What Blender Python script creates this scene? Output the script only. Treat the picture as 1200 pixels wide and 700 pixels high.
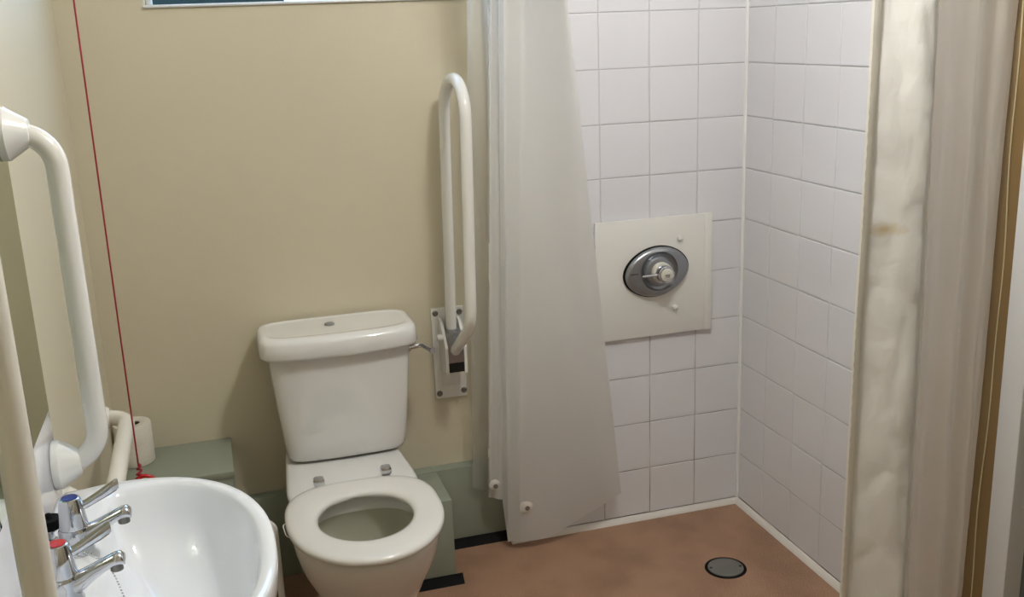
import bpy, bmesh, math, random
from mathutils import Vector, Matrix, noise

random.seed(4)
S = bpy.context.scene
COL = S.collection
for o in list(bpy.data.objects):
    bpy.data.objects.remove(o)

# ------------------------------------------------------------------ camera
cam = bpy.data.objects.new('camera', bpy.data.cameras.new('camera'))
COL.objects.link(cam)
R0 = (0.95631861, -0.28998613, -0.03691555)
R1 = (0.10882366, 0.23595095, 0.9656524)
R2 = (-0.27131554, -0.92748865, 0.25720164)
M4 = Matrix(((R0[0], R1[0], R2[0], -1.49625), (R0[1], R1[1], R2[1], -2.64195),
             (R0[2], R1[2], R2[2], 1.48328), (0, 0, 0, 1)))
cam.matrix_world = M4
cam.data.sensor_width = 36
cam.data.lens = 1187.735 / 1200 * 36
cam.data.clip_start = 0.02
S.camera = cam

# ------------------------------------------------------------------ world, light, exposure
w = bpy.data.worlds.new('sky'); S.world = w; w.use_nodes = True
bg = w.node_tree.nodes['Background']
bg.inputs[0].default_value = (0.34, 0.62, 1.0, 1); bg.inputs[1].default_value = 5.0
LAMP = (-0.71, -1.13, 2.21)
LAMP_STRENGTH, LAMP_COLOR = 205, (1.0, 0.985, 0.965, 1)      # the opal globe itself is the lamp
S.view_settings.view_transform = 'Standard'; S.view_settings.look = 'None'
S.view_settings.gamma = 1; S.view_settings.exposure = 0.06
S.view_settings.use_curve_mapping = False

# ------------------------------------------------------------------ materials
def lin(h):
    if isinstance(h, str):
        h = [int(h[i:i+2], 16) for i in (0, 2, 4)]
    return tuple(((c/255)/12.92 if c/255 <= .04045 else ((c/255+.055)/1.055)**2.4) for c in h) + (1,)

def mat(name, col, rough=.5, metal=0, var=0.0, vscale=8, bump=0, bscale=60, spec=.5, coat=0):
    m = bpy.data.materials.new(name); m.use_nodes = True
    nt = m.node_tree; b = nt.nodes['Principled BSDF']
    c = lin(col)
    b.inputs['Base Color'].default_value = c
    b.inputs['Roughness'].default_value = rough; b.inputs['Metallic'].default_value = metal
    b.inputs['Specular IOR Level'].default_value = spec
    b.inputs['Coat Weight'].default_value = coat; b.inputs['Coat Roughness'].default_value = .06
    tc = nt.nodes.new('ShaderNodeTexCoord')
    if var:
        n = nt.nodes.new('ShaderNodeTexNoise'); n.inputs['Scale'].default_value = vscale
        n.inputs['Detail'].default_value = 5
        nt.links.new(tc.outputs['Object'], n.inputs['Vector'])
        mx = nt.nodes.new('ShaderNodeMix'); mx.data_type = 'RGBA'
        mx.inputs[6].default_value = tuple(x*(1-var) for x in c[:3]) + (1,)
        mx.inputs[7].default_value = tuple(min(1, x*(1+var)) for x in c[:3]) + (1,)
        nt.links.new(n.outputs['Fac'], mx.inputs[0]); nt.links.new(mx.outputs[2], b.inputs['Base Color'])
    if bump:
        n2 = nt.nodes.new('ShaderNodeTexNoise'); n2.inputs['Scale'].default_value = bscale
        n2.inputs['Detail'].default_value = 3
        nt.links.new(tc.outputs['Object'], n2.inputs['Vector'])
        bp = nt.nodes.new('ShaderNodeBump'); bp.inputs['Strength'].default_value = bump
        bp.inputs['Distance'].default_value = .002
        nt.links.new(n2.outputs['Fac'], bp.inputs['Height']); nt.links.new(bp.outputs[0], b.inputs['Normal'])
    return m

CREAM = mat('cream_paint', (207, 199, 175), .45, var=.03, vscale=3, bump=.12, bscale=120)
CEIL = mat('ceiling_white', (232, 230, 224), .8, var=.02)
TILE = mat('white_glazed_tile', (226, 226, 230), .13, var=.012, vscale=5, bump=.06, bscale=9)
BEAD = mat('white_sealant', (240, 240, 238), .35, var=.02)
PVC = mat('white_trim_plastic', (226, 221, 214), .35, var=.03)
GREEN = mat('sage_green_vinyl', (142, 149, 134), .42, var=.04, vscale=14, bump=.1)
BLACK = mat('black_rubber', (10, 10, 11), .7, spec=.15, var=.1)
CERAM = mat('white_vitreous_china', (228, 228, 226), .07, var=.006, coat=.4)
CERAMB = mat('white_basin_china', (236, 239, 244), .06, var=.006, coat=.4)
INSIDE = mat('shaded_bowl_china', (186, 184, 166), .14, var=.05)  # shade inside the bowl, painted as a darker olive china
SEATM = mat('white_seat_plastic', (228, 227, 222), .18, var=.008)
BOWLIN = mat('water', (190, 195, 180), .03)
CHROME = mat('chrome', (205, 206, 210), .08, metal=1, var=.02)
CHROMED = mat('grey_chrome', (158, 161, 166), .3, metal=.9, var=.05)
RAILM = mat('white_coated_tube', (232, 231, 226), .16, var=.01)
RAILC = mat('cream_white_tube', (230, 227, 217), .2, var=.01)
PLAST = mat('white_plastic', (232, 232, 228), .25, var=.01)
PANELM = mat('white_acrylic_panel', (231, 230, 225), .3, var=.01)
SPLASH = mat('white_splashback', (228, 229, 233), .07, var=.008)
MIRROR = mat('mirror_glass', (196, 203, 186), .015, metal=1, var=.004)
MIRE = mat('mirror_edge', (205, 196, 160), .3, var=.03)
RED = mat('red_nylon', (146, 20, 34), .5, var=.12, vscale=300)
REDP = mat('red_plastic', (196, 34, 38), .25, var=.03)
BLUEP = mat('blue_plastic', (28, 42, 120), .25, var=.03)
PAPER = mat('white_tissue', (226, 220, 208), .9, var=.03, vscale=60, bump=.5, bscale=150)
CARD = mat('brown_card', (70, 58, 48), .9, var=.05)
STEEL = mat('dull_steel', (128, 126, 122), .4, metal=.9, var=.1)
DARKST = mat('dark_steel', (112, 111, 107), .5, metal=.3, var=.12, vscale=40)
SLOT = mat('near_black', (20, 20, 20), .6, var=.1)  # near-black for the rail slot, temperature mark and drain holes
DOORM = mat('grey_door', (84, 86, 84), .5, var=.04)
FRAMEM = mat('white_gloss_frame', (224, 226, 228), .3, var=.02)
WALL_SHADE = mat('tan_wall_shade', (128, 104, 66), .5, var=.06, vscale=6)  # dark tan that paints shade onto the cream wall
WEIGHT = mat('clear_white_plastic', (214, 211, 204), .35, var=.02)
MAGN = mat('grey_magnet', (120, 113, 104), .5, var=.05)
BLOCKER = mat('dark_blocker', (28, 36, 26), .8, var=.4, vscale=9)  # dark green of the blocker added outside the window
GREYCAP = mat('pale_grey_plastic', (214, 212, 200), .35, var=.02)
LAMPM = bpy.data.materials.new('lamp_opal'); LAMPM.use_nodes = True
_b = LAMPM.node_tree.nodes['Principled BSDF']; _b.inputs['Base Color'].default_value = (.9, .9, .88, 1)
_b.inputs['Emission Color'].default_value = LAMP_COLOR; _b.inputs['Emission Strength'].default_value = LAMP_STRENGTH

def floor_mat():
    m = bpy.data.materials.new('brown_safety_vinyl'); m.use_nodes = True
    nt = m.node_tree; b = nt.nodes['Principled BSDF']; L = nt.links.new
    tc = nt.nodes.new('ShaderNodeTexCoord')
    n = nt.nodes.new('ShaderNodeTexNoise'); n.inputs['Scale'].default_value = 420; n.inputs['Detail'].default_value = 2
    n2 = nt.nodes.new('ShaderNodeTexNoise'); n2.inputs['Scale'].default_value = 5.5; n2.inputs['Detail'].default_value = 4
    for q in (n, n2): L(tc.outputs['Object'], q.inputs['Vector'])
    r = nt.nodes.new('ShaderNodeValToRGB')
    r.color_ramp.elements[0].position = .38; r.color_ramp.elements[0].color = lin((130, 99, 77))
    r.color_ramp.elements[1].position = .64; r.color_ramp.elements[1].color = lin((184, 146, 119))
    L(n.outputs['Fac'], r.inputs[0])
    r2 = nt.nodes.new('ShaderNodeValToRGB')
    r2.color_ramp.elements[0].position = .36; r2.color_ramp.elements[0].color = (.68, .66, .62, 1)
    r2.color_ramp.elements[1].position = .56; r2.color_ramp.elements[1].color = (1, 1, 1, 1)
    L(n2.outputs['Fac'], r2.inputs[0])
    mx = nt.nodes.new('ShaderNodeMix'); mx.data_type = 'RGBA'; mx.blend_type = 'MULTIPLY'; mx.inputs[0].default_value = .8
    L(r.outputs[0], mx.inputs[6]); L(r2.outputs[0], mx.inputs[7]); L(mx.outputs[2], b.inputs['Base Color'])
    b.inputs['Roughness'].default_value = .55
    bp = nt.nodes.new('ShaderNodeBump'); bp.inputs['Strength'].default_value = .25; bp.inputs['Distance'].default_value = .001
    L(n.outputs['Fac'], bp.inputs['Height']); L(bp.outputs[0], b.inputs['Normal'])
    return m
FLOORM = floor_mat()

def grout_mat():
    m = bpy.data.materials.new('grout'); m.use_nodes = True
    nt = m.node_tree; b = nt.nodes['Principled BSDF']; L = nt.links.new
    tc = nt.nodes.new('ShaderNodeTexCoord'); sp = nt.nodes.new('ShaderNodeSeparateXYZ')
    L(tc.outputs['Object'], sp.inputs[0])
    n = nt.nodes.new('ShaderNodeTexNoise'); n.inputs['Scale'].default_value = 7; n.inputs['Detail'].default_value = 4
    L(tc.outputs['Object'], n.inputs['Vector'])
    mr = nt.nodes.new('ShaderNodeMapRange'); mr.inputs[1].default_value = .75; mr.inputs[2].default_value = .15
    L(sp.outputs[2], mr.inputs[0])
    mu = nt.nodes.new('ShaderNodeMath'); mu.operation = 'MULTIPLY'; L(mr.outputs[0], mu.inputs[0])
    r = nt.nodes.new('ShaderNodeValToRGB'); r.color_ramp.elements[0].position = .38; r.color_ramp.elements[1].position = .6
    L(n.outputs['Fac'], r.inputs[0]); L(r.outputs[0], mu.inputs[1])
    mx = nt.nodes.new('ShaderNodeMix'); mx.data_type = 'RGBA'
    mx.inputs[6].default_value = lin((206, 205, 207)); mx.inputs[7].default_value = lin((120, 96, 72))
    L(mu.outputs[0], mx.inputs[0]); L(mx.outputs[2], b.inputs['Base Color'])
    b.inputs['Roughness'].default_value = .8
    return m
GROUT = grout_mat()

def cloth_mat(name, col, trans, clear, stain=None, wr=.35):
    m = bpy.data.materials.new(name); m.use_nodes = True
    nt = m.node_tree; nt.nodes.clear(); L = nt.links.new
    out = nt.nodes.new('ShaderNodeOutputMaterial')
    d = nt.nodes.new('ShaderNodeBsdfPrincipled'); t = nt.nodes.new('ShaderNodeBsdfTranslucent'); tr = nt.nodes.new('ShaderNodeBsdfTransparent')
    d.inputs['Roughness'].default_value = .42; d.inputs['Specular IOR Level'].default_value = .3
    c = lin(col); d.inputs['Base Color'].default_value = c; t.inputs[0].default_value = c
    tc = nt.nodes.new('ShaderNodeTexCoord')
    if stain:
        sub = nt.nodes.new('ShaderNodeVectorMath'); sub.operation = 'SUBTRACT'; sub.inputs[1].default_value = stain
        L(tc.outputs['Object'], sub.inputs[0])
        sc = nt.nodes.new('ShaderNodeVectorMath'); sc.operation = 'MULTIPLY'; sc.inputs[1].default_value = (26, 8, 60)
        L(sub.outputs[0], sc.inputs[0])
        nn = nt.nodes.new('ShaderNodeTexNoise'); nn.inputs['Scale'].default_value = 60
        L(tc.outputs['Object'], nn.inputs['Vector'])
        ln = nt.nodes.new('ShaderNodeVectorMath'); ln.operation = 'LENGTH'; L(sc.outputs[0], ln.inputs[0])
        ad = nt.nodes.new('ShaderNodeMath'); ad.operation = 'ADD'; L(ln.outputs['Value'], ad.inputs[0]); L(nn.outputs['Fac'], ad.inputs[1])
        mr = nt.nodes.new('ShaderNodeMapRange'); mr.inputs[1].default_value = 1.5; mr.inputs[2].default_value = .6
        L(ad.outputs[0], mr.inputs[0])
        mx = nt.nodes.new('ShaderNodeMix'); mx.data_type = 'RGBA'
        mx.inputs[6].default_value = c; mx.inputs[7].default_value = lin((206, 188, 146))
        L(mr.outputs[0], mx.inputs[0]); L(mx.outputs[2], d.inputs['Base Color'])
    mp = nt.nodes.new('ShaderNodeMapping'); mp.inputs['Scale'].default_value = (7, 7, 6)
    L(tc.outputs['Object'], mp.inputs[0])
    n = nt.nodes.new('ShaderNodeTexNoise'); n.inputs['Scale'].default_value = 1.6; n.inputs['Detail'].default_value = 4
    n.inputs['Distortion'].default_value = .35
    L(mp.outputs[0], n.inputs['Vector'])
    bp = nt.nodes.new('ShaderNodeBump'); bp.inputs['Strength'].default_value = wr; bp.inputs['Distance'].default_value = .012
    L(n.outputs['Fac'], bp.inputs['Height']); L(bp.outputs[0], d.inputs['Normal']); L(bp.outputs[0], t.inputs['Normal'])
    a = nt.nodes.new('ShaderNodeMixShader'); a.inputs[0].default_value = trans; L(d.outputs[0], a.inputs[1]); L(t.outputs[0], a.inputs[2])
    e = nt.nodes.new('ShaderNodeMixShader'); e.inputs[0].default_value = clear; L(a.outputs[0], e.inputs[1]); L(tr.outputs[0], e.inputs[2])
    L(e.outputs[0], out.inputs[0])
    return m
VEIL = cloth_mat('sheer_curtain_single', (228, 228, 224), .5, .62, wr=.15)
CLOTH = cloth_mat('sheer_curtain', (240, 240, 237), .42, .10, wr=.2)
CLOTHR = cloth_mat('white_curtain', (242, 241, 237), .10, .0, stain=(-.27, -1.0, 1.085), wr=.55)
CLOTHF = cloth_mat('white_curtain_sheer', (234, 226, 214), .45, .10, wr=.08)
HEM = cloth_mat('curtain_hem_tape', (232, 227, 216), .1, .0, wr=.12)

def glass_mat():
    m = bpy.data.materials.new('window_glass'); m.use_nodes = True
    b = m.node_tree.nodes['Principled BSDF']
    b.inputs['Transmission Weight'].default_value = 1; b.inputs['Roughness'].default_value = .02; b.inputs['IOR'].default_value = 1.1
    b.inputs['Base Color'].default_value = (.95, .97, 1, 1)
    return m
GLASS = glass_mat()

# ------------------------------------------------------------------ mesh helpers
def obj(name, bm, m, parent=None, smooth=True, angle=40):
    me = bpy.data.meshes.new(name)
    bmesh.ops.recalc_face_normals(bm, faces=bm.faces)
    bm.to_mesh(me); bm.free()
    ms = m if isinstance(m, (list, tuple)) else [m]
    for x in ms: me.materials.append(x)
    if smooth:
        me.shade_smooth()
        me.set_sharp_from_angle(angle=math.radians(angle))
    o = bpy.data.objects.new(name, me); COL.objects.link(o)
    if parent:
        o.parent = parent
        o.matrix_parent_inverse = Matrix.Translation(-parent.location) if parent.type == 'EMPTY' else Matrix()
    return o

def thing(name, label, cat, loc, group=None):
    o = bpy.data.objects.new(name, None); COL.objects.link(o)
    o.location = loc; o.empty_display_size = .05
    tag(o, label, cat, group)
    return o
def tag(o, label, cat, group=None):
    o['label'] = label; o['category'] = cat
    if group: o['group'] = group
    return o
def struct(name, bm, m, parent=None, **k):
    o = obj(name, bm, m, parent, **k)
    if not parent: o['kind'] = 'structure'
    return o

def box(bm, x0, x1, y0, y1, z0, z1, bev=0, seg=2):
    r = bmesh.ops.create_cube(bm, size=1)
    vs = r['verts']
    for v in vs:
        v.co = Vector(((x0+x1)/2 + v.co.x*(x1-x0), (y0+y1)/2 + v.co.y*(y1-y0), (z0+z1)/2 + v.co.z*(z1-z0)))
    if bev:
        es = list({e for v in vs for e in v.link_edges})
        bmesh.ops.bevel(bm, geom=es, offset=bev, segments=seg, profile=.5, affect='EDGES')
    return bm
def bx(*a, **k): return box(bmesh.new(), *a, **k)

def loft(bm, rings, c0=True, c1=True, loop=False):
    rs = [[bm.verts.new(p) for p in r] for r in rings]
    n = len(rs[0])
    pr = list(zip(rs, rs[1:])) + ([(rs[-1], rs[0])] if loop else [])
    for a, b in pr:
        for i in range(n):
            j = (i+1) % n
            bm.faces.new((a[i], a[j], b[j], b[i]))
    if not loop:
        if c0: bm.faces.new(list(reversed(rs[0])))
        if c1: bm.faces.new(rs[-1])
    return bm

def fillet(pts, rad, n=8):
    pts = [Vector(p) for p in pts]; out = [pts[0]]
    for i in range(1, len(pts)-1):
        a, b, c = pts[i-1], pts[i], pts[i+1]
        u = (a-b).normalized(); v = (c-b).normalized()
        ang = u.angle(v); r = rad[i-1] if isinstance(rad, (list, tuple)) else rad
        d = r / math.tan(ang/2)
        p0 = b+u*d; p1 = b+v*d
        cen = b + (u+v).normalized() * (r/math.sin(ang/2))
        e0 = (p0-cen); e1 = (p1-cen); th = e0.angle(e1)
        for k in range(n+1):
            t = k/n
            out.append(cen + (e0*math.sin((1-t)*th) + e1*math.sin(t*th))/math.sin(th))
    out.append(pts[-1]); return out

def tube(bm, pts, r, seg=16, cap=True):
    pts = [Vector(p) for p in pts]; n = len(pts)
    T = [(pts[min(i+1, n-1)]-pts[max(i-1, 0)]).normalized() for i in range(n)]
    ref = Vector((0, 0, 1)) if abs(T[0].z) < .9 else Vector((1, 0, 0))
    N = (ref - T[0]*ref.dot(T[0])).normalized(); rings = []
    for i in range(n):
        N = (N - T[i]*N.dot(T[i])).normalized(); B = T[i].cross(N)
        rr = r[i] if isinstance(r, (list, tuple)) else r
        rings.append([pts[i] + (N*math.cos(2*math.pi*k/seg) + B*math.sin(2*math.pi*k/seg))*rr for k in range(seg)])
    return loft(bm, rings, cap, cap)

def lathe(bm, prof, origin, axis=(0, 0, 1), seg=32, sx=1, sy=1):
    ax = Vector(axis).normalized()
    ref = Vector((0, 0, 1)) if abs(ax.z) < .9 else Vector((1, 0, 0))
    u = (ref - ax*ref.dot(ax)).normalized(); v = ax.cross(u); o = Vector(origin)
    rings = [[o + ax*h + (u*math.cos(2*math.pi*k/seg)*sx + v*math.sin(2*math.pi*k/seg)*sy)*max(r, 1e-4) for k in range(seg)] for r, h in prof]
    return loft(bm, rings)

def sring(cx, cy, z, ax, ay, n=4, N=64, fn=None):
    out = []
    for k in range(N):
        a = 2*math.pi*k/N; c, s = math.cos(a), math.sin(a)
        x = ax*math.copysign(abs(c)**(2/n), c); y = ay*math.copysign(abs(s)**(2/n), s)
        p = [cx+x, cy+y, z]
        if fn: p = fn(p, x, y)
        out.append(p)
    return out

# ------------------------------------------------------------------ room shell
LX, WY, ZC, FY = -1.812, 0.075, 2.33, -2.95
DY = -0.748      # left end of the tiled shower wall
bm = bmesh.new()
box(bm, LX-.1, .6, FY-.1, .2, -.06, 0)
struct('floor', bm, FLOORM, smooth=False)
struct('ceiling', bx(LX-.1, .6, FY-.1, .2, ZC, ZC+.08), CEIL, smooth=False)
struct('wall_left', bx(LX-.1, LX, FY-.1, .2, 0, ZC), CREAM, smooth=False)
struct('wall_front', bx(LX, .6, FY-.1, FY, 0, ZC), CREAM, smooth=False)
# painted back wall with the high window opening
wx0, wx1, wz0, wz1 = -1.605, -.79, 1.572, 2.16
bm = bmesh.new()
box(bm, LX, wx0, WY, .2, 0, ZC); box(bm, wx1, .1, WY, .2, 0, ZC)
box(bm, wx0, wx1, WY, .2, 0, wz0); box(bm, wx0, wx1, WY, .2, wz1, ZC)
struct('wall_back', bm, CREAM, smooth=False)
# right wall
bm = bmesh.new()
box(bm, .008, .1, -1.066, WY, 0, ZC); box(bm, .008, .1, -2.0, -1.066, 2.04, ZC); box(bm, .008, .1, FY, -2.0, 0, ZC)
wr = struct('wall_right', bm, CREAM, smooth=False)
# tiled shower wall stands 7 cm proud of the painted wall
ws = struct('wall_shower', bx(DY, .008, .0022, WY, 0, ZC), GROUT, smooth=False)
obj('end_cap', bx(DY-.006, DY+.002, -.002, WY, 0, ZC, bev=.002), PVC, ws)
obj('grout_bed', bx(.0022, .009, -.99, .0, 0.002, ZC-.002), GROUT, wr, smooth=False)

# tiles, each its own object
def tile_mesh(a, b):
    b_ = bx(-a/2, a/2, 0, .007, -b/2, b/2)
    es = [e for e in b_.edges if all(v.co.y < .001 for v in e.verts)]
    bmesh.ops.bevel(b_, geom=es, offset=.0022, segments=2, profile=.6, affect='EDGES')
    me = bpy.data.meshes.new('tile'); bmesh.ops.recalc_face_normals(b_, faces=b_.faces); b_.to_mesh(me); b_.free()
    me.materials.append(TILE); me.shade_smooth(); me.set_sharp_from_angle(angle=math.radians(12))
    return me
T = .15; G = .0023
ZT0 = .016
tm = tile_mesh(T-G, T-G)
first = .153
row_n = 15
tm_edge = tile_mesh(.7650-first-4*T+T-G-.003, T-G) if False else None
for r in range(row_n):
    zc = ZT0 + (r+.5)*T
    for c in range(5):
        x1 = 0 if c == 0 else -(first+(c-1)*T); x0 = -(first + c*T)
        if c == 4: x0 = max(x0, DY+.002)
        o = bpy.data.objects.new('tile', tm); COL.objects.link(o); o.parent = ws
        o.location = ((x0+x1)/2, -.0005+random.uniform(-.0004, .0004), zc)
        o.scale.x = ((x1-x0)-G)/(T-G)
        o.rotation_euler = (random.gauss(0, .0022), 0, random.gauss(0, .0022))
    for c in range(7):
        y1 = 0 if c == 0 else -(.148+(c-1)*T); y0 = -(.148+c*T)
        if c == 6: y0 = -.99
        if y1 - y0 < .02: continue
        o = bpy.data.objects.new('tile', tm); COL.objects.link(o); o.parent = wr
        o.location = (-.0005+random.uniform(-.0004, .0004), (y0+y1)/2, zc)
        o.scale.x = ((y1-y0)-G)/(T-G)
        o.rotation_euler = (random.gauss(0, .0022), 0, -math.pi/2+random.gauss(0, .0022))
# corner sealant and base trims
bm = bmesh.new(); tube(bm, [(-.003, -.003, .01), (-.003, -.003, ZC-.01)], .0055, 10)
struct('trim_1', bm, BEAD)
bm = bmesh.new(); loft(bm, [[(x, -.004, .0), (x, -.017, .0), (x, -.015, .007), (x, -.007, .0155), (x, -.001, .0155), (x, -.001, 0)] for x in (DY-.008, -.002)])
struct('trim_2', bm, PVC)
bm = bmesh.new(); loft(bm, [[(-.004, y, .0), (-.017, y, .0), (-.015, y, .007), (-.007, y, .0155), (-.001, y, .0155), (-.001, y, 0)] for y in (-.99, -.006)])
struct('trim_3', bm, PVC)
# sage green dado along the back wall
struct('trim_4', bx(LX, DY-.007, .036, WY, 0, .249, bev=.0015), GREEN)
bm = bmesh.new(); loft(bm, [[(x, .036, 0), (x, .012, 0), (x, .014, .004), (x, .028, .016), (x, .031, .022), (x, .036, .022)] for x in (-.962, DY-.008)])
struct('baseboard_back', bm, BLACK)

# window
wn = struct('window_1', bx(wx0, wx1, .13, .185, wz0-.012, wz0-.001), FRAMEM)
bm = bmesh.new()
box(bm, wx0, wx0+.016, .14, .18, wz0-.001, wz1, bev=.004); box(bm, wx1-.016, wx1, .14, .18, wz0-.001, wz1, bev=.004)
box(bm, wx0, wx1, .14, .18, wz1-.04, wz1, bev=.004)
obj('window_frame', bm, FRAMEM, wn)
obj('window_pane', bx(wx0+.01, wx1-.01, .157, .163, wz0-.001, wz1-.03), GLASS, wn, smooth=False)
obj('window_sill', bx(wx0-.004, wx1+.003, .066, .135, wz0-.008, wz0-.001, bev=.003), FRAMEM, wn)
# dark leafy blocker, added so part of the window view goes dark
bm = bmesh.new()
bmesh.ops.create_grid(bm, x_segments=40, y_segments=40, size=1)
for v in bm.verts:
    p = Vector((v.co.x*2.2, 0, v.co.y*.92))
    q = noise.noise(p*3)*.12 + noise.noise(p*9)*.07
    v.co = Vector((p.x-3.4, .95+q+abs(v.co.y)**6*.3, p.z+.98+q))
bmesh.ops.solidify(bm, geom=bm.faces[:], thickness=-.25)
hd = obj('window_blocker', bm, BLOCKER); tag(hd, 'dark blocker added outside the high window', 'window_blocker')

# doorway in the right wall, at the picture's right edge
dr = struct('door_1', bx(.03, .07, -1.97, -1.10, .004, 2.02), DOORM)
bm = bmesh.new()
box(bm, -.012, .10, -1.126, -1.066, 0, 2.09, bev=.004); box(bm, -.012, .10, -2.03, -1.965, 0, 2.09, bev=.004)
box(bm, -.012, .10, -1.965, -1.126, 2.02, 2.09, bev=.004)
obj('door_frame', bm, FRAMEM, dr)
bm = bmesh.new(); tube(bm, [(.03, -1.88, 1.0), (-.02, -1.88, 1.0), (-.02, -1.77, 1.0)], .009, 10); obj('door_handle', bm, CHROME, dr)
bm = bmesh.new()
pts = [(-.004+.001*math.sin(z*9), -1.031+.004*math.sin(z*5.3)+.002*math.sin(z*17), z) for z in [i*.05+.05 for i in range(40)]]
tube(bm, pts, .0015, 6); struct('trim_5', bm, MIRE)

struct('shade_strip', bx(-.003, .0085, -1.0655, -1.0, 0, 2.09), WALL_SHADE, smooth=False)  # added strip: wall shade between curtain and door frame, painted tan

# ------------------------------------------------------------------ boxed-in pipes
bxg = thing('pipe_boxing', 'sage green boxing with black skirting beside the toilet pan, at its right', 'boxing', (-1.02, .035, 0))
obj('casing', bx(-1.085, -.962, -.158, .0355, .0, .247, bev=.002), GREEN, bxg)
bm = bmesh.new()
loft(bm, [[(x, -.1585, 0), (x, -.182, 0), (x, -.180, .004), (x, -.166, .016), (x, -.163, .022), (x, -.1585, .022)] for x in (-1.085, -.944)])
obj('skirting', bm, BLACK, bxg)
bxl = thing('pipe_boxing', 'sage green boxed ledge in the back left corner, under the toilet roll', 'boxing', (-1.67, .0, 0))
obj('casing', bx(LX+.001, -1.523, -.16, .0355, .0, .41, bev=.002), GREEN, bxl)
obj('casing_top', bx(LX+.001, -1.521, -.163, .0745, .41, .428, bev=.0025), GREEN, bxl)

# ------------------------------------------------------------------ toilet
TX = -1.236
to = thing('toilet', 'white close-coupled toilet with open seat ring and no lid', 'toilet', (TX, WY, 0))
def egg(z, hw, yf, yb, N=72, cx=TX, yc=-.455, nb=2.6, nf=2.0):
    r = []
    for k in range(N):
        a = 2*math.pi*k/N; c, s = math.cos(a), math.sin(a)
        n = nf if s < 0 else nb
        L = (yc-yf) if s < 0 else (yb-yc)
        r.append((cx+hw*math.copysign(abs(c)**(2/n), c), yc+L*math.copysign(abs(s)**(2/n), s), z))
    return r
bm = bmesh.new()
rings = [egg(.0, .115, -.55, -.02, nb=5), egg(.02, .112, -.548, -.02, nb=5), egg(.10, .105, -.535, -.02, nb=5), egg(.18, .112, -.56, -.02, nb=5),
         egg(.24, .135, -.60, -.04, nb=4.5), egg(.29, .157, -.64, -.08, nb=4), egg(.335, .168, -.668, -.13, nb=3.5), egg(.365, .172, -.68, -.18, nb=3.2),
         egg(.378, .172, -.681, -.19, nb=3.2), egg(.383, .168, -.677, -.19, nb=3),
         egg(.383, .125, -.63, -.33), egg(.378, .120, -.625, -.335), egg(.36, .118, -.622, -.337), egg(.345, .130, -.632, -.33), egg(.30, .126, -.62, -.33), egg(.24, .105, -.585, -.345),
         egg(.19, .075, -.53, -.37), egg(.16, .05, -.49, -.40)]
loft(bm, rings)
pan_ = obj('pan', bm, [CERAM, INSIDE], to, angle=60)
for i_, f in enumerate(pan_.data.polygons):
    if 13*72 <= i_: f.material_index = 1
bm = bmesh.new()
def plat(z, ins, ex=0):
    return [(TX+sx*(1-(sy+.117)*.16/.183*1.0/1.0*.5), sy, z) for sx, sy, _ in sring(0, (-.30+.066)/2, 0, .157-ins, (.366/2)-ins, n=9, N=64)]
loft(bm, [plat(.24, .03), plat(.30, .012), plat(.36, .002), plat(.378, 0), plat(.384, .004), plat(.386, .01)])
obj('platform', bm, CERAM, to, angle=50)
bm = bmesh.new(); loft(bm, [egg(.189, .0745, -.529, -.371)[::-1], egg(.190, .0745, -.529, -.371)[::-1]]); obj('water', bm, BOWLIN, to)
# seat ring
SO = dict(hw=.182, yf=-.692, yb=-.268); SI = dict(hw=.110, yf=-.592, yb=-.352)
def seat_ring(t, z):   # t: 0 outer .. 1 inner
    a = egg(z, SO['hw'], SO['yf'], SO['yb'], nb=3.0, nf=2.05); b = egg(z, SI['hw'], SI['yf'], SI['yb'], nb=2.1, yc=-.47)
    return [tuple(p[i]+(q[i]-p[i])*t for i in range(3)) for p, q in zip(a, b)]
bm = bmesh.new()
loft(bm, [seat_ring(.06, .386), seat_ring(.0, .390), seat_ring(-.01, .396), seat_ring(.02, .4015), seat_ring(.12, .4055), seat_ring(.3, .4075), seat_ring(.6, .4075),
          seat_ring(.82, .4055), seat_ring(.95, .401), seat_ring(1.0, .395), seat_ring(.98, .388), seat_ring(.9, .386)], loop=True)
obj('seat', bm, SEATM, to, angle=60)
for sx, yy in ((-.085, -.262), (.085, -.252)):
    bm = bmesh.new()
    lathe(bm, [(.012, 0), (.0125, .002), (.011, .012), (.008, .018), (.002, .02)], (TX+sx, yy, .386), seg=20)
    box(bm, TX+sx-.014, TX+sx+.014, yy-.020, yy+.008, .398, .422, bev=.007)
    obj('hinge', bm, CHROME, to)
# cistern
CX = -1.222
def cr(z, hw, yf, yb=.066, n=7, bow=.0):
    cy = (yf+yb)/2; hy = (yb-yf)/2
    def fn(p, x, y):
        if y < 0: p[1] -= bow*(1-(x/hw)**2)*(-y/hy)
        return p
    return sring(CX, cy, z, hw, hy, n=n, N=80, fn=fn)
bm = bmesh.new()
loft(bm, [cr(.387, .125, -.07), cr(.390, .14, -.085, bow=.006), cr(.396, .154, -.094, bow=.008), cr(.408, .160, -.099, bow=.01), cr(.45, .165, -.103, bow=.012), cr(.55, .1745, -.108, bow=.012), cr(.69, .186, -.113, bow=.012)])
ci = obj('cistern', bm, CERAM, to, angle=60)
bm = bmesh.new()
loft(bm, [cr(.689, .19, -.118, n=6, bow=.014), cr(.690, .203, -.131, n=6, bow=.016), cr(.697, .206, -.134, .067, 6, .017), cr(.715, .2055, -.133, .067, 6, .017), cr(.730, .2045, -.132, .067, 6, .017),
          cr(.739, .201, -.127, .065, 6, .016), cr(.7435, .195, -.119, .062, 6, .015), cr(.7445, .187, -.109, .058, 6, .013), cr(.7435, .181, -.102, .053, 6, .012), cr(.742, .176, -.097, .049, 6, .011), cr(.7415, .168, -.09, .044, 6, .009)])
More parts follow.
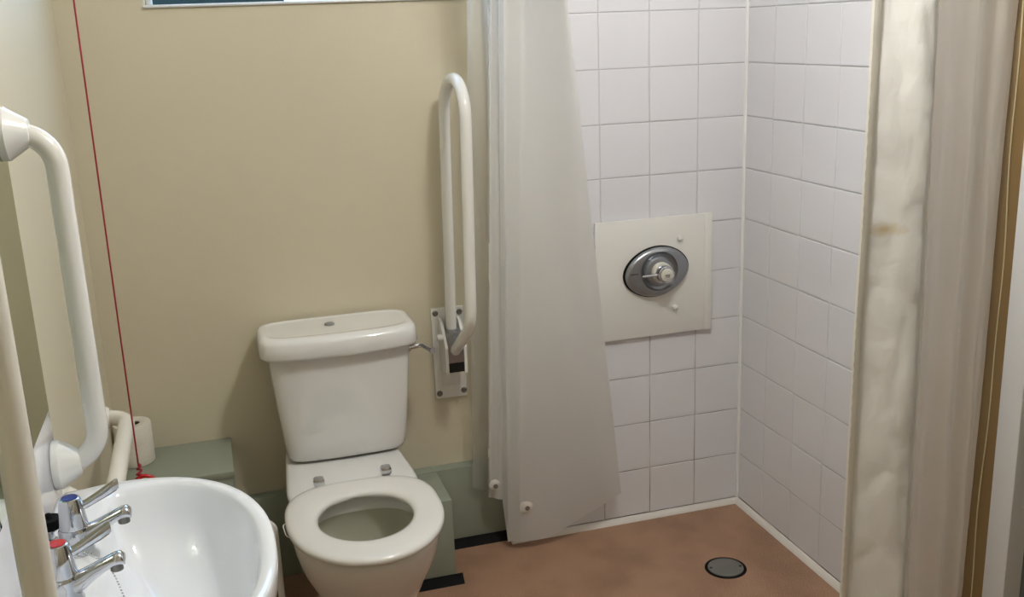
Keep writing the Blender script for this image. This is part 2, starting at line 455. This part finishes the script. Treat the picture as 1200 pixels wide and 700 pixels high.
obj('cistern_lid', bm, CERAM, to, angle=60)
bm = bmesh.new(); lathe(bm, [(.0135, 0), (.0135, .004), (.0115, .0055), (.004, .005)], (-1.237, -.02, .7412), seg=24); obj('lid_boss', bm, CHROMED, to)
bm = bmesh.new()
lathe(bm, [(.013, 0), (.013, .006), (.009, .009)], (-1.038, -.05, .661), axis=(1, 0, 0), seg=20)
pts = fillet([(-1.031, -.05, .661), (-.998, -.05, .664), (-.978, -.098, .659)], .018, 6)
tube(bm, pts, [.0068]*(len(pts)-4)+[.007, .0075, .008, .0085], 14)
obj('flush_lever', bm, CHROME, to)
bm = bmesh.new()
pts = fillet([(TX-.165, -.425, .391), (TX-.189, -.435, .393), (TX-.184, -.47, .380), (TX-.16, -.48, .370)], .010, 6); tube(bm, pts, .0013, 8)
obj('wire_loop', bm, PLAST, to)

# slim pipe between basin and toilet
bm = bmesh.new(); tube(bm, [(-1.441, -.34, .0), (-1.441, -.34, .30)], .008, 12)
p_ = fillet([(-1.441, -.34, .295), (-1.441, -.34, .36), (-1.80, -.34, .38)], .03, 6); tube(bm, p_, .008, 12)
tag(obj('pipe', bm, PLAST), 'slim white pipe rising from the floor between basin and toilet', 'pipe')

# ------------------------------------------------------------------ fold-up support rail beside the toilet
RX = -.897
fr = thing('support_rail', 'white folding support rail raised upright on the wall right of the toilet', 'grab rail', (RX, WY, .59))
obj('wall_plate', bx(-.944, -.850, .066, WY, .457, .728, bev=.003), RAILM, fr, angle=20)
obj('label_plate', bx(-.922, -.872, .0645, .067, .495, .56, bev=.001), PLAST, fr)
for sx, sz in ((-.932, .714), (-.862, .712), (-.932, .474), (-.860, .476)):
    bm = bmesh.new(); lathe(bm, [(.0085, 0), (.0085, .003), (.006, .0055), (.003, .004), (.001, .004)], (sx, .066, sz), axis=(0, -1, 0), seg=16); obj('screw', bm, STEEL, fr)
bm = bmesh.new()
for sx in (-.921, -.868):
    prof = [(.066, .70), (.04, .695), (.012, .665), (-.012, .63), (-.012, .555), (.066, .548)]
    ring0 = [(sx-.004, y, z) for y, z in prof]; ring1 = [(sx+.004, y, z) for y, z in prof]
    loft(bm, [ring0, ring1])
obj('bracket', bm, RAILM, fr, smooth=False)
obj('hinge_block', bx(-.917, -.872, -.008, .03, .585, .675, bev=.002), CHROMED, fr)
obj('stop_slot', bx(-.917, -.872, -.006, .03, .557, .5845), SLOT, fr, smooth=False)
bm = bmesh.new(); lathe(bm, [(.010, 0), (.010, .012), (.007, .016)], (-.924, .02, .655), axis=(-1, 0, 0), seg=16); obj('pivot_pin', bm, RAILM, fr)
bm = bmesh.new()
pts = fillet([(-.895, .035, .665), (-.880, .035, 1.365), (-.872, -.165, 1.365), (-.886, -.165, .735), (-.894, .0, .62)], [.098, .098, .10], 14)
tube(bm, pts, .0155, 20); obj('tube', bm, RAILM, fr, angle=80)

# ------------------------------------------------------------------ left wall: mirror, splashback, rails
mi = thing('mirror', 'frameless mirror on the left wall behind the upright grab rails', 'mirror', (LX, -1.2, 1.12))
def tilted(x0b, x0t, th, y0, y1, z0, z1):
    bm = bmesh.new()
    vs = [bm.verts.new(p) for p in ((x0b, y0, z0), (x0b+th, y0, z0), (x0t+th, y0, z1), (x0t, y0, z1), (x0b, y1, z0), (x0b+th, y1, z0), (x0t+th, y1, z1), (x0t, y1, z1))]
    for f in ((0, 1, 2, 3), (4, 7, 6, 5), (0, 4, 5, 1), (1, 5, 6, 2), (2, 6, 7, 3), (3, 7, 4, 0)): bm.faces.new([vs[i] for i in f])
    return bm
obj('backing', tilted(LX+.0005, LX+.0005, .007, -1.60, -.866, .892, 1.372), MIRE, mi, smooth=False)
obj('mirror_glass', tilted(LX+.0076, LX+.0076, .004, -1.60, -.872, .890, 1.37), MIRROR, mi, smooth=False)
sp = obj('splashback', bx(LX+.0005, LX+.012, -1.60, -.872, .70, .8895, bev=.002), SPLASH)
tag(sp, 'glossy white splashback panel under the mirror, behind the taps', 'splashback')

def wall_rail(y, z0, z1, xw, label, m=RAILM, horizontal=False, off=.078):
    if horizontal:
        A = (xw, z0, y); B = (xw, z1, y)
    else:
        A = (xw, y, z0); B = (xw, y, z1)
    t = thing('grab_rail', label, 'grab rail', ((A[0]+B[0])/2, (A[1]+B[1])/2, (A[2]+B[2])/2), 'white grab rails on the left wall')
    for P in (A, B):
        bm = bmesh.new(); lathe(bm, [(.042, 0), (.042, .011), (.040, .013), (.021, .042), (.018, .043)], P, axis=(1, 0, 0), seg=28)
        obj('flange', bm, PLAST if m is RAILM else m, t, angle=30)
    bm = bmesh.new(); o_ = Vector((off, 0, 0)); A, B = Vector(A), Vector(B)
    pts = fillet([A+Vector((.03, 0, 0)), A+o_, B+o_, B+Vector((.03, 0, 0))], .056, 12)
    tube(bm, pts, .0175, 24); obj('tube', bm, m, t, angle=80)
    return t
wall_rail(-.903, .802, 1.355, LX+.0122, 'white upright grab rail at the far edge of the mirror', off=.074)
wall_rail(-1.553, .800, 1.350, LX+.0122, 'white upright grab rail nearest the camera, cut by the left picture edge', RAILC)
wall_rail(.672, -.33, -.80, LX, 'low white horizontal grab rail behind the basin, near the toilet roll', RAILC, True, .079)

# toilet roll
tr = thing('toilet_roll', 'white toilet roll standing on the green ledge in the corner', 'toilet roll', (-1.761, -.005, .428))
bm = bmesh.new()
N = 48; rg = []
for r_, h in ((.045, 0), (.047, .003), (.047, .05), (.0462, .055), (.0472, .06), (.047, .104), (.045, .108), (.022, .108), (.02, .106), (.02, 0)):
    rg.append([(-1.761+math.cos(2*math.pi*k/N)*r_, -.005+math.sin(2*math.pi*k/N)*r_, .4285+h+(.003*math.sin(2*math.pi*k/N+1) if .04 < h < .07 else 0)) for k in range(N)])
loft(bm, rg, loop=True); obj('paper', bm, PAPER, tr, angle=60)
bm = bmesh.new()
rg = [[(-1.761+math.cos(2*math.pi*k/N)*r_, -.005+math.sin(2*math.pi*k/N)*r_, z) for k in range(N)] for r_, z in ((.0198, .4285), (.0198, .533), (.0186, .533), (.0186, .4285))]
loft(bm, rg, loop=True); obj('core', bm, CARD, tr)

# red emergency cord
cx_, cy_ = -1.7045, -.55
pc = thing('pull_cord', 'red emergency pull cord hanging beside the left wall, ring at its end', 'pull cord', (cx_, cy_, .60))
bm = bmesh.new(); tube(bm, [(cx_+.004, cy_, ZC), (cx_+.003, cy_, 1.6), (cx_+.001, cy_, 1.1), (cx_, cy_, .634)], .0017, 8); obj('cord', bm, RED, pc)
bm = bmesh.new()
kp = [Vector((cx_+.0045*math.sin(t*2.4)*(1-.3*math.sin(t)), cy_+.0045*math.cos(t*2.1), (.638-.0042*t))) for t in [i*.35 for i in range(22)]]
tube(bm, kp, .0022, 8); obj('knot', bm, RED, pc)
bm = bmesh.new()
rc = [Vector((cx_+.008+.022*math.cos(a), cy_, .590+.022*math.sin(a))) for a in [2*math.pi*i/32 for i in range(33)]]
tube(bm, rc, .0042, 10); obj('ring', bm, REDP, pc)
bm = bmesh.new(); lathe(bm, [(.035, 0), (.035, -.02), (.012, -.03), (.004, -.032)], (cx_+.004, cy_, ZC), seg=24); obj('ceiling_switch', bm, PLAST, pc)

# ------------------------------------------------------------------ basin
BY, BZ = -1.225, .762
bs = thing('basin', 'white wall-hung wash basin with rounded front under the mirror', 'basin', (LX, BY, BZ))
C0 = Vector((LX+.20, BY))
def outline(hw, p0, p1, n, cut, NN=96):
    """outline of the D shape sampled by angle about the bowl centre (p from the wall, w along it)"""
    poly = []
    for k in range(401):
        a = math.pi/2 - math.pi*k/400
        poly.append(Vector((p0+(p1-p0)*abs(math.cos(a))**(2/n), hw*math.copysign(abs(math.sin(a))**(2/n), math.sin(a)))))
    poly += [Vector((cut+.012, -hw*.985)), Vector((cut, -hw*.94)), Vector((cut, hw*.94)), Vector((cut+.012, hw*.985))]
    poly = [Vector((LX+p.x, BY+p.y)) for p in poly]
    out = []
    for k in range(NN):
        a = 2*math.pi*k/NN; d = Vector((math.cos(a), math.sin(a))); best = None
        for i in range(len(poly)):
            p, q = poly[i]-C0, poly[(i+1) % len(poly)]-C0
            e = q-p; den = d.x*e.y-d.y*e.x
            if abs(den) < 1e-12: continue
            t = (p.x*e.y-p.y*e.x)/den; s = (p.x*d.y-p.y*d.x)/den
            if t > 0 and -1e-6 <= s <= 1+1e-6 and (best is None or t > best): best = t
        out.append(C0 + d*best)
    return out
def lay(ol, z, s=1, c=None, zf=None):
    c = c or C0
    return [(c.x+(p.x-c.x)*s, c.y+(p.y-c.y)*s, z + (zf(p) if zf else 0)) for p in ol]
OUT = outline(.310, .10, .350, 2.3, .0125)
INN = outline(.277, .16, .327, 2.15, .096)
def mixo(t): return [a+(b-a)*t for a, b in zip(OUT, INN)]
low = [Vector((LX+.0125+(p.x-LX-.0125)*.55, BY+(p.y-BY)*.5)) for p in OUT]
mid = [Vector((LX+.0125+(p.x-LX-.0125)*.86, BY+(p.y-BY)*.84)) for p in OUT]
md2 = [Vector((LX+.0125+(p.x-LX-.0125)*.965, BY+(p.y-BY)*.955)) for p in OUT]
cb = C0 + Vector((.01, 0))
bm = bmesh.new()
loft(bm, [lay(low, BZ-.19), lay(mid, BZ-.12), lay(md2, BZ-.06), lay(OUT, BZ-.03), lay(OUT, BZ-.010), lay(mixo(.03), BZ-.003), lay(mixo(.12), BZ), lay(mixo(.55), BZ-.001), lay(mixo(.85), BZ-.002),
          lay(INN, BZ-.006), lay(INN, BZ-.014, .975), lay(INN, BZ-.045, .93, cb), lay(INN, BZ-.085, .82, cb), lay(INN, BZ-.115, .64, cb), lay(INN, BZ-.132, .42, cb), lay(INN, BZ-.139, .2, cb), lay(INN, BZ-.141, .09, cb)])
obj('bowl', bm, CERAMB, bs, angle=75)
bm = bmesh.new(); lathe(bm, [(.030, 0), (.030, .002), (.024, .003), (.018, .0005), (.001, 0)], (cb.x, cb.y, BZ-.1405), seg=28); obj('waste', bm, CHROME, bs)
bm = bmesh.new(); lathe(bm, [(.024, -.08), (.024, -.02), (.03, 0)], (cb.x, cb.y, BZ-.18), seg=20)
tube(bm, fillet([(cb.x, cb.y, BZ-.24), (cb.x, cb.y, BZ-.34), (LX+.0, cb.y, BZ-.34)], .04, 6), .019, 16); obj('trap', bm, PLAST, bs)

def tap(y, label, cap, tilt):
    x = LX+.068
    t = thing('basin_tap', label, 'tap', (x, y, BZ-.002), 'lever taps on the basin')
    bm = bmesh.new(); z0 = BZ-.0018
    lathe(bm, [(.024, 0), (.0245, .003), (.0225, .008), (.0215, .028), (.0225, .036), (.0205, .041)], (x, y, z0), seg=28); obj('body', bm, CHROME, t)
    bm = bmesh.new()
    lathe(bm, [(.0200, .0412), (.0205, .044), (.0175, .070), (.0155, .082), (.014, .086), (.0115, .087)], (x, y, z0), seg=28); obj('head', bm, CHROME, t)
    bm = bmesh.new(); lathe(bm, [(.0112, .0865), (.0112, .088), (.008, .0886), (.001, .0886)], (x, y, z0), seg=22); obj('indicator', bm, cap, t)
    # spout: tapered tube with a dropped nose
    bm = bmesh.new()
    ang = math.radians(-4)
    dx, dy = math.cos(ang), math.sin(ang)
    prof = [(.006, .022, .0165, .018), (.022, .028, .0145, .0155), (.038, .038, .0125, .0120), (.054, .047, .0120, .0098), (.067, .0535, .0125, .0092), (.076, .055, .0122, .0092), (.081, .052, .010, .0074)]
    rg = []
    for d, h, a, b in prof:
        rg.append([(x+dx*d-dy*a*math.cos(q), y+dy*d+dx*a*math.cos(q), z0+h+b*math.sin(q)) for q in [2*math.pi*k/20 for k in range(20)]])
    loft(bm, rg); obj('spout', bm, CHROME, t, angle=60)
    bm = bmesh.new(); lathe(bm, [(.0085, 0), (.0085, -.009), (.0065, -.0095), (.0055, -.004)], (x+.070*dx, y+.070*dy, z0+.047), seg=18); obj('nozzle', bm, STEEL, t)
    # lever blade
    bm = bmesh.new(); la = math.radians(tilt); lx, ly = math.cos(la), math.sin(la); rg = []
    for d, h, a, b in ((.008, .069, .0065, .0055), (.020, .072, .0065, .005), (.036, .079, .006, .0058), (.054, .087, .006, .0072), (.064, .092, .006, .0075), (.068, .094, .005, .006)):
        rg.append([(x+lx*d-ly*sx*a, y+ly*d+lx*sx*a, z0+h+sz*b) for sx, sz in ((-1, -.5), (-.8, -1), (.8, -1), (1, -.5), (1, .5), (.8, 1), (-.8, 1), (-1, .5))])
    loft(bm, rg); obj('lever', bm, CHROME, t, angle=50)
    return t
tap(-1.155, 'chrome lever basin tap with blue cap, the farther one', BLUEP, 10)
tap(-1.300, 'chrome lever basin tap with red cap, the nearer one', REDP, 10)
# plug on its holder and the chain
px, py = LX+.028, -1.112
pl = thing('basin_plug', 'black rubber plug on chrome stay behind the blue-capped tap', 'plug', (px, py, BZ-.001))
bm = bmesh.new(); lathe(bm, [(.010, 0), (.010, .004), (.005, .006), (.005, .018), (.011, .019), (.011, .022)], (px, py, BZ+.0002), seg=18); obj('stay', bm, CHROME, pl)
bm = bmesh.new(); lathe(bm, [(.013, .022), (.017, .024), (.0185, .036), (.017, .039), (.006, .040), (.004, .046), (.001, .047)], (px, py, BZ+.0002), seg=22); obj('stopper', bm, BLACK, pl)
bm = bmesh.new()
cp = []
ctrl = [(px+.012, py-.004, BZ+.010), (px+.04, py-.05, BZ+.006), (px+.085, -1.215, BZ+.0035), (px+.096, -1.228, BZ-.018), (px+.104, -1.232, BZ-.05), (px+.112, -1.236, BZ-.075), (px+.125, -1.238, BZ-.095)]
for a, b in zip(ctrl, ctrl[1:]):
    a, b = Vector(a), Vector(b); n = max(2, int((b-a).length/.0042))
    for k in range(n): cp.append(a+(b-a)*(k/n))
for p in cp:
    bmesh.ops.create_icosphere(bm, subdivisions=1, radius=.0019, matrix=Matrix.Translation(p))
ch = obj('bead_chain', bm, CHROME, bs); ch['kind'] = 'stuff'

# ------------------------------------------------------------------ shower valve on its white panel
pn = thing('access_panel', 'white square access panel on the shower tiles around the valve', 'panel', (-.29, -.004, .77))
obj('panel_sheet', bx(-.476, -.112, -.0135, -.0042, .592, .944, bev=.0012), PANELM, pn)
obj('edge_lip', bx(-.1335, -.110, -.0155, -.0045, .591, .945, bev=.0012), PANELM, pn)
for sx, sz in ((-.214, .878), (-.228, .672)):
    bm = bmesh.new(); lathe(bm, [(.008, 0), (.0088, .003), (.0075, .008), (.003, .011)], (sx, -.0138, sz), axis=(0, -1, 0), seg=18); obj('screw_cap', bm, PLAST, pn)
VX, VZ = -.2905, .788
va = thing('shower_valve', 'oval chrome shower mixer valve in the middle of the white panel', 'shower valve', (VX, -.014, VZ))
def oval(h, ax, az, z=0, n=2.0, dx=0):
    out = []
    for k in range(72):
        a = 2*math.pi*k/72; c, s = math.cos(a), math.sin(a)
        f = 1+.10*c        # egg: slightly fuller to the right
        out.append((VX+dx+ax*c, -.0138-h, VZ+z+az*s*(1-.08*c*c)))
    return out
def tilt_(ring, k=.07):
    return [(x, y, z+(x-VX)*k) for x, y, z in ring]
bm = bmesh.new(); loft(bm, [tilt_(oval(0, .1025, .0750)), tilt_(oval(.006, .1025, .0750)), tilt_(oval(.008, .099, .073))]); obj('gasket', bm, BLACK, va)
bm = bmesh.new()
loft(bm, [tilt_(oval(.0081, .0985, .0725)), tilt_(oval(.013, .0975, .0715)), tilt_(oval(.018, .093, .067)), tilt_(oval(.020, .086, .062))] +
     [[(VX+.004+.058*math.cos(2*math.pi*k/72), -.0138-.021, VZ+.003+.058*math.sin(2*math.pi*k/72)) for k in range(72)],
      [(VX+.004+.055*math.cos(2*math.pi*k/72), -.0138-.017, VZ+.003+.055*math.sin(2*math.pi*k/72)) for k in range(72)],
      [(VX+.004+.048*math.cos(2*math.pi*k/72), -.0138-.013, VZ+.003+.048*math.sin(2*math.pi*k/72)) for k in range(72)]])
obj('face_plate', bm, CHROMED, va, angle=35)
obj('temperature_mark', bx(VX-.087, VX-.064, -.0352, -.0335, VZ+.0005, VZ+.0025), SLOT, va, smooth=False)
bm = bmesh.new(); lathe(bm, [(.044, .013), (.0445, .02), (.040, .026), (.034, .028)], (VX+.004, -.0138, VZ+.003), axis=(0, -1, 0), seg=40); obj('control_ring', bm, CHROMED, va, angle=30)
bm = bmesh.new(); lathe(bm, [(.0295, .028), (.0295, .040), (.027, .042)], (VX+.004, -.0138, VZ+.003), axis=(0, -1, 0), seg=36); obj('white_collar', bm, GREYCAP, va, angle=30)
bm = bmesh.new(); lathe(bm, [(.022, .042), (.0245, .046), (.0245, .066), (.022, .069), (.019, .0695)], (VX+.004, -.0138, VZ+.003), axis=(0, -1, 0), seg=36)
obj('knob', bm, CHROME, va, angle=30)
bm = bmesh.new(); lathe(bm, [(.0185, .069), (.0185, .0715), (.016, .073), (.001, .0732)], (VX+.004, -.0138, VZ+.003), axis=(0, -1, 0), seg=32)
cap_ = obj('knob_cap', bm, GREYCAP, va)
bm = bmesh.new()
for k in range(3): box(bm, VX-.003+k*.0052, VX+.001+k*.0052, -.0878, -.0868, VZ+.001, VZ+.0045)
box(bm, VX-.003, VX+.0115, -.0878, -.0868, VZ-.003, VZ-.0015)
obj('printed_mark', bm, STEEL, cap_, smooth=False)
bm = bmesh.new(); rg = []
for d, a, b in ((.012, .005, .006), (.03, .0042, .005), (.05, .0036, .0045), (.066, .004, .004), (.070, .003, .003)):
    rg.append([(VX+.004-d, -.0138-.055+b*math.cos(q)+.02*(d/.07)*0, VZ+.003+a*math.sin(q)-.03*d) for q in [2*math.pi*k/14 for k in range(14)]])
loft(bm, rg); obj('lever', bm, CHROME, va)

# floor drain
dn = thing('floor_drain', 'round dark floor drain in the brown shower floor', 'drain', (-.233, -.36, 0))
DX, DYY = -.2345, -.358
bm = bmesh.new(); lathe(bm, [(.058, .0), (.0575, .0015), (.052, .0025), (.0505, .0012), (.0505, .0005)], (DX, DYY, 0), seg=48); obj('drain_rim', bm, BLACK, dn)
bm = bmesh.new(); lathe(bm, [(.0492, .0006), (.0492, .0028), (.048, .0034), (.001, .0034)], (DX, DYY, 0), seg=48); obj('drain_plate', bm, DARKST, dn)
for s in (-1, 1):
    bm = bmesh.new(); lathe(bm, [(.0042, .0036), (.0042, .0041), (.001, .0041)], (DX+s*.040, DYY-s*.010, 0), seg=12); obj('drain_hole', bm, SLOT, dn)

# ------------------------------------------------------------------ shower curtains
ZTOP = 2.10
def sheet(keys, zs_fn, nper, nz, ripple, seed, crumple=lambda u: .0012):
    """keys: list of (xb,yb,zb, xt,yt) with the top given at z=1.55; straight lines between, extended up to ZTOP"""
    bm = bmesh.new(); cols = []
    nseg = len(keys)-1
    for i in range(nseg):
        for k in range(nper if i < nseg-1 else nper+1):
            t = k/nper
            ts = t*t*(3-2*t)
            a, b = keys[i], keys[i+1]
            cols.append((i+t, [a[j]+(b[j]-a[j])*(t if j != 1 and j != 4 else ts) for j in range(5)], min(i, nseg-1)))
    grid = []
    for u, q, si in cols:
        xb, yb, zb, xt, yt = q; zb = zs_fn(u, zb); colv = []
        for k in range(nz+1):
            z = zb + (ZTOP-zb)*(k/nz)
            f = (z-zb)/(1.55-zb); 
            x = xb+(xt-xb)*f; y = yb+(yt-yb)*f
            rp = ripple(u, z)
            wv = noise.noise(Vector((u*1.3+seed, z*1.7, seed)))*.006 + noise.noise(Vector((u*3.3, z*5, seed+7)))*.0018
            c_ = crumple(u)*min(1, u*5)
            cr1 = 1-abs(noise.noise(Vector((x*16+z*3, z*7-x*5, seed)))*2); cr2 = noise.noise(Vector((x*34, z*21+x*9, seed+3)))
            wv += c_*(cr1**3*.8+cr2*.5)
            colv.append(bm.verts.new((x+rp[0], y+rp[1]+wv, z)))
        grid.append(colv)
    seg = [c[2] for c in cols]
    return bm, grid, seg
# left curtain
KL = [(-.862, .010, .190, -.846, -.12), (-.782, .004, .165, -.792, -.125), (-.826, -.032, .172, -.811, -.20), (-.786, -.036, .160, -.792, -.21),
      (-.776, -.040, .024, -.797, -.27), (-.742, -.062, .030, -.762, -.315), (-.420, -.050, .118, -.712, -.48)]
def zl(u, zb):
    if u > 5: 
        t = u-5
        return .030 - .006*math.sin(min(1, t/.6)*math.pi) + .095*max(0, (t-.2)/.8)**1.3
    return zb
def rl(u, z):
    h = max(0, min(1, (z-.05)/1.6))
    if u <= 4: return (0, .006*math.sin(u*2*math.pi)*h)
    return (0, -.010*abs(math.sin((u-5)*math.pi*2.0))*(.3+.7*h) if u > 5 else 0)
bm, gr, sg = sheet(KL, zl, 14, 60, rl, 1.3)
for i in range(len(gr)-1):
    for k in range(60):
        f = bm.faces.new((gr[i][k], gr[i+1][k], gr[i+1][k+1], gr[i][k+1])); f.material_index = 0 if sg[i] < 2 else 1
cl = thing('shower_curtain', 'sheer white shower curtain bunched beside the folding rail, left of the valve', 'curtain', (-.70, -.15, .03))
obj('fabric', bm, [VEIL, CLOTH], cl, angle=80)
for mx_, my_, mz_, rr in ((-.810, -.042, .214, .016), (-.729, -.083, .150, .020)):
    bm = bmesh.new(); lathe(bm, [(rr, 0), (rr, .0018), (rr*.9, .0026), (rr*.55, .0042), (.001, .0046)], (mx_, my_, mz_), axis=(0, -1, 0), seg=28)
    q = obj('hem_weight', bm, WEIGHT, cl)
    bm = bmesh.new(); lathe(bm, [(.0072, 0), (.0072, .0015), (.001, .0016)], (mx_+.002, my_-.0047, mz_-.004), axis=(0, -1, 0), seg=18); obj('magnet', bm, MAGN, q)

# right curtain
KR = [(-.318, -1.000, .12, -.312, -1.000), (-.198, -1.052, .12, -.216, -1.046), (-.178, -1.040, .12, -.200, -1.034), (-.150, -.996, .12, -.176, -.990),
      (-.120, -.998, .12, -.150, -1.004), (-.084, -1.022, .12, -.105, -1.026), (-.054, -.998, .12, -.072, -.998), (-.030, -1.018, .12, -.045, -1.024), (-.009, -1.004, .12, -.009, -1.022)]
bm, gr, sg = sheet(KR, lambda u, zb: zb, 20, 130, lambda u, z: (.0, .0), 5.2, lambda u: .005 if u < 2 else .0012)
for i in range(len(gr)-1):
    for k in range(130):
        f = bm.faces.new((gr[i][k], gr[i+1][k], gr[i+1][k+1], gr[i][k+1])); f.material_index = 0 if sg[i] < 2 else 1
cr_ = thing('shower_curtain', 'opaque white shower curtain at the right edge, with stitched hem and faint yellow stain', 'curtain', (-.16, -1.0, .12))
edge = [v.co.copy() for v in gr[0]]
obj('fabric', bm, [CLOTHR, CLOTHF], cr_, angle=80)
bm = bmesh.new(); rg = []
for k in range(241):
    z = .12 + (ZTOP-.12)*k/240
    f = k/240*130; i = min(129, int(f)); e = edge[i].lerp(edge[i+1], f-i)
    pk = .0006*math.sin(k*2.3)+.0004*math.sin(k*4.1)
    rg.append([(e.x-.001+pk, e.y-.0065, z), (e.x+.006, e.y-.0085-pk, z), (e.x+.013+pk, e.y-.0075, z), (e.x+.013, e.y+.001, z), (e.x-.001, e.y+.001, z)])
loft(bm, rg); obj('hem_tape', bm, HEM, cr_, angle=35)

# curtain rail out of frame above
rl_ = thing('curtain_rail', 'white curtain rail around the shower, above the frame', 'curtain rail', (-.42, -1.0, 2.11))
bm = bmesh.new(); tube(bm, fillet([(-.82, -.001+WY, 2.112), (-.82, -1.0, 2.112), (-.0, -1.0, 2.112)], .12, 10), .011, 12); obj('track', bm, PLAST, rl_)
bm = bmesh.new(); tube(bm, [(-.80, -.98, 2.115), (-.80, -.98, ZC)], .008, 10); obj('hanger', bm, PLAST, rl_)

# ceiling lamp (out of frame)
lm = thing('ceiling_light', 'round white ceiling light above the room, out of frame', 'ceiling light', (LAMP[0], LAMP[1], ZC))
bm = bmesh.new(); lathe(bm, [(.15, 0), (.15, -.018), (.142, -.02)], (LAMP[0], LAMP[1], ZC), seg=40); obj('base', bm, PLAST, lm)
bm = bmesh.new(); tube(bm, [(LAMP[0], LAMP[1], ZC-.01), (LAMP[0], LAMP[1], LAMP[2]+.06)], .012, 12); obj('stem', bm, PLAST, lm)
bm = bmesh.new(); lathe(bm, [(.001, .07), (.035, .062), (.06, .037), (.07, .0), (.06, -.037), (.035, -.062), (.001, -.07)], LAMP, seg=32); obj('globe', bm, LAMPM, lm)
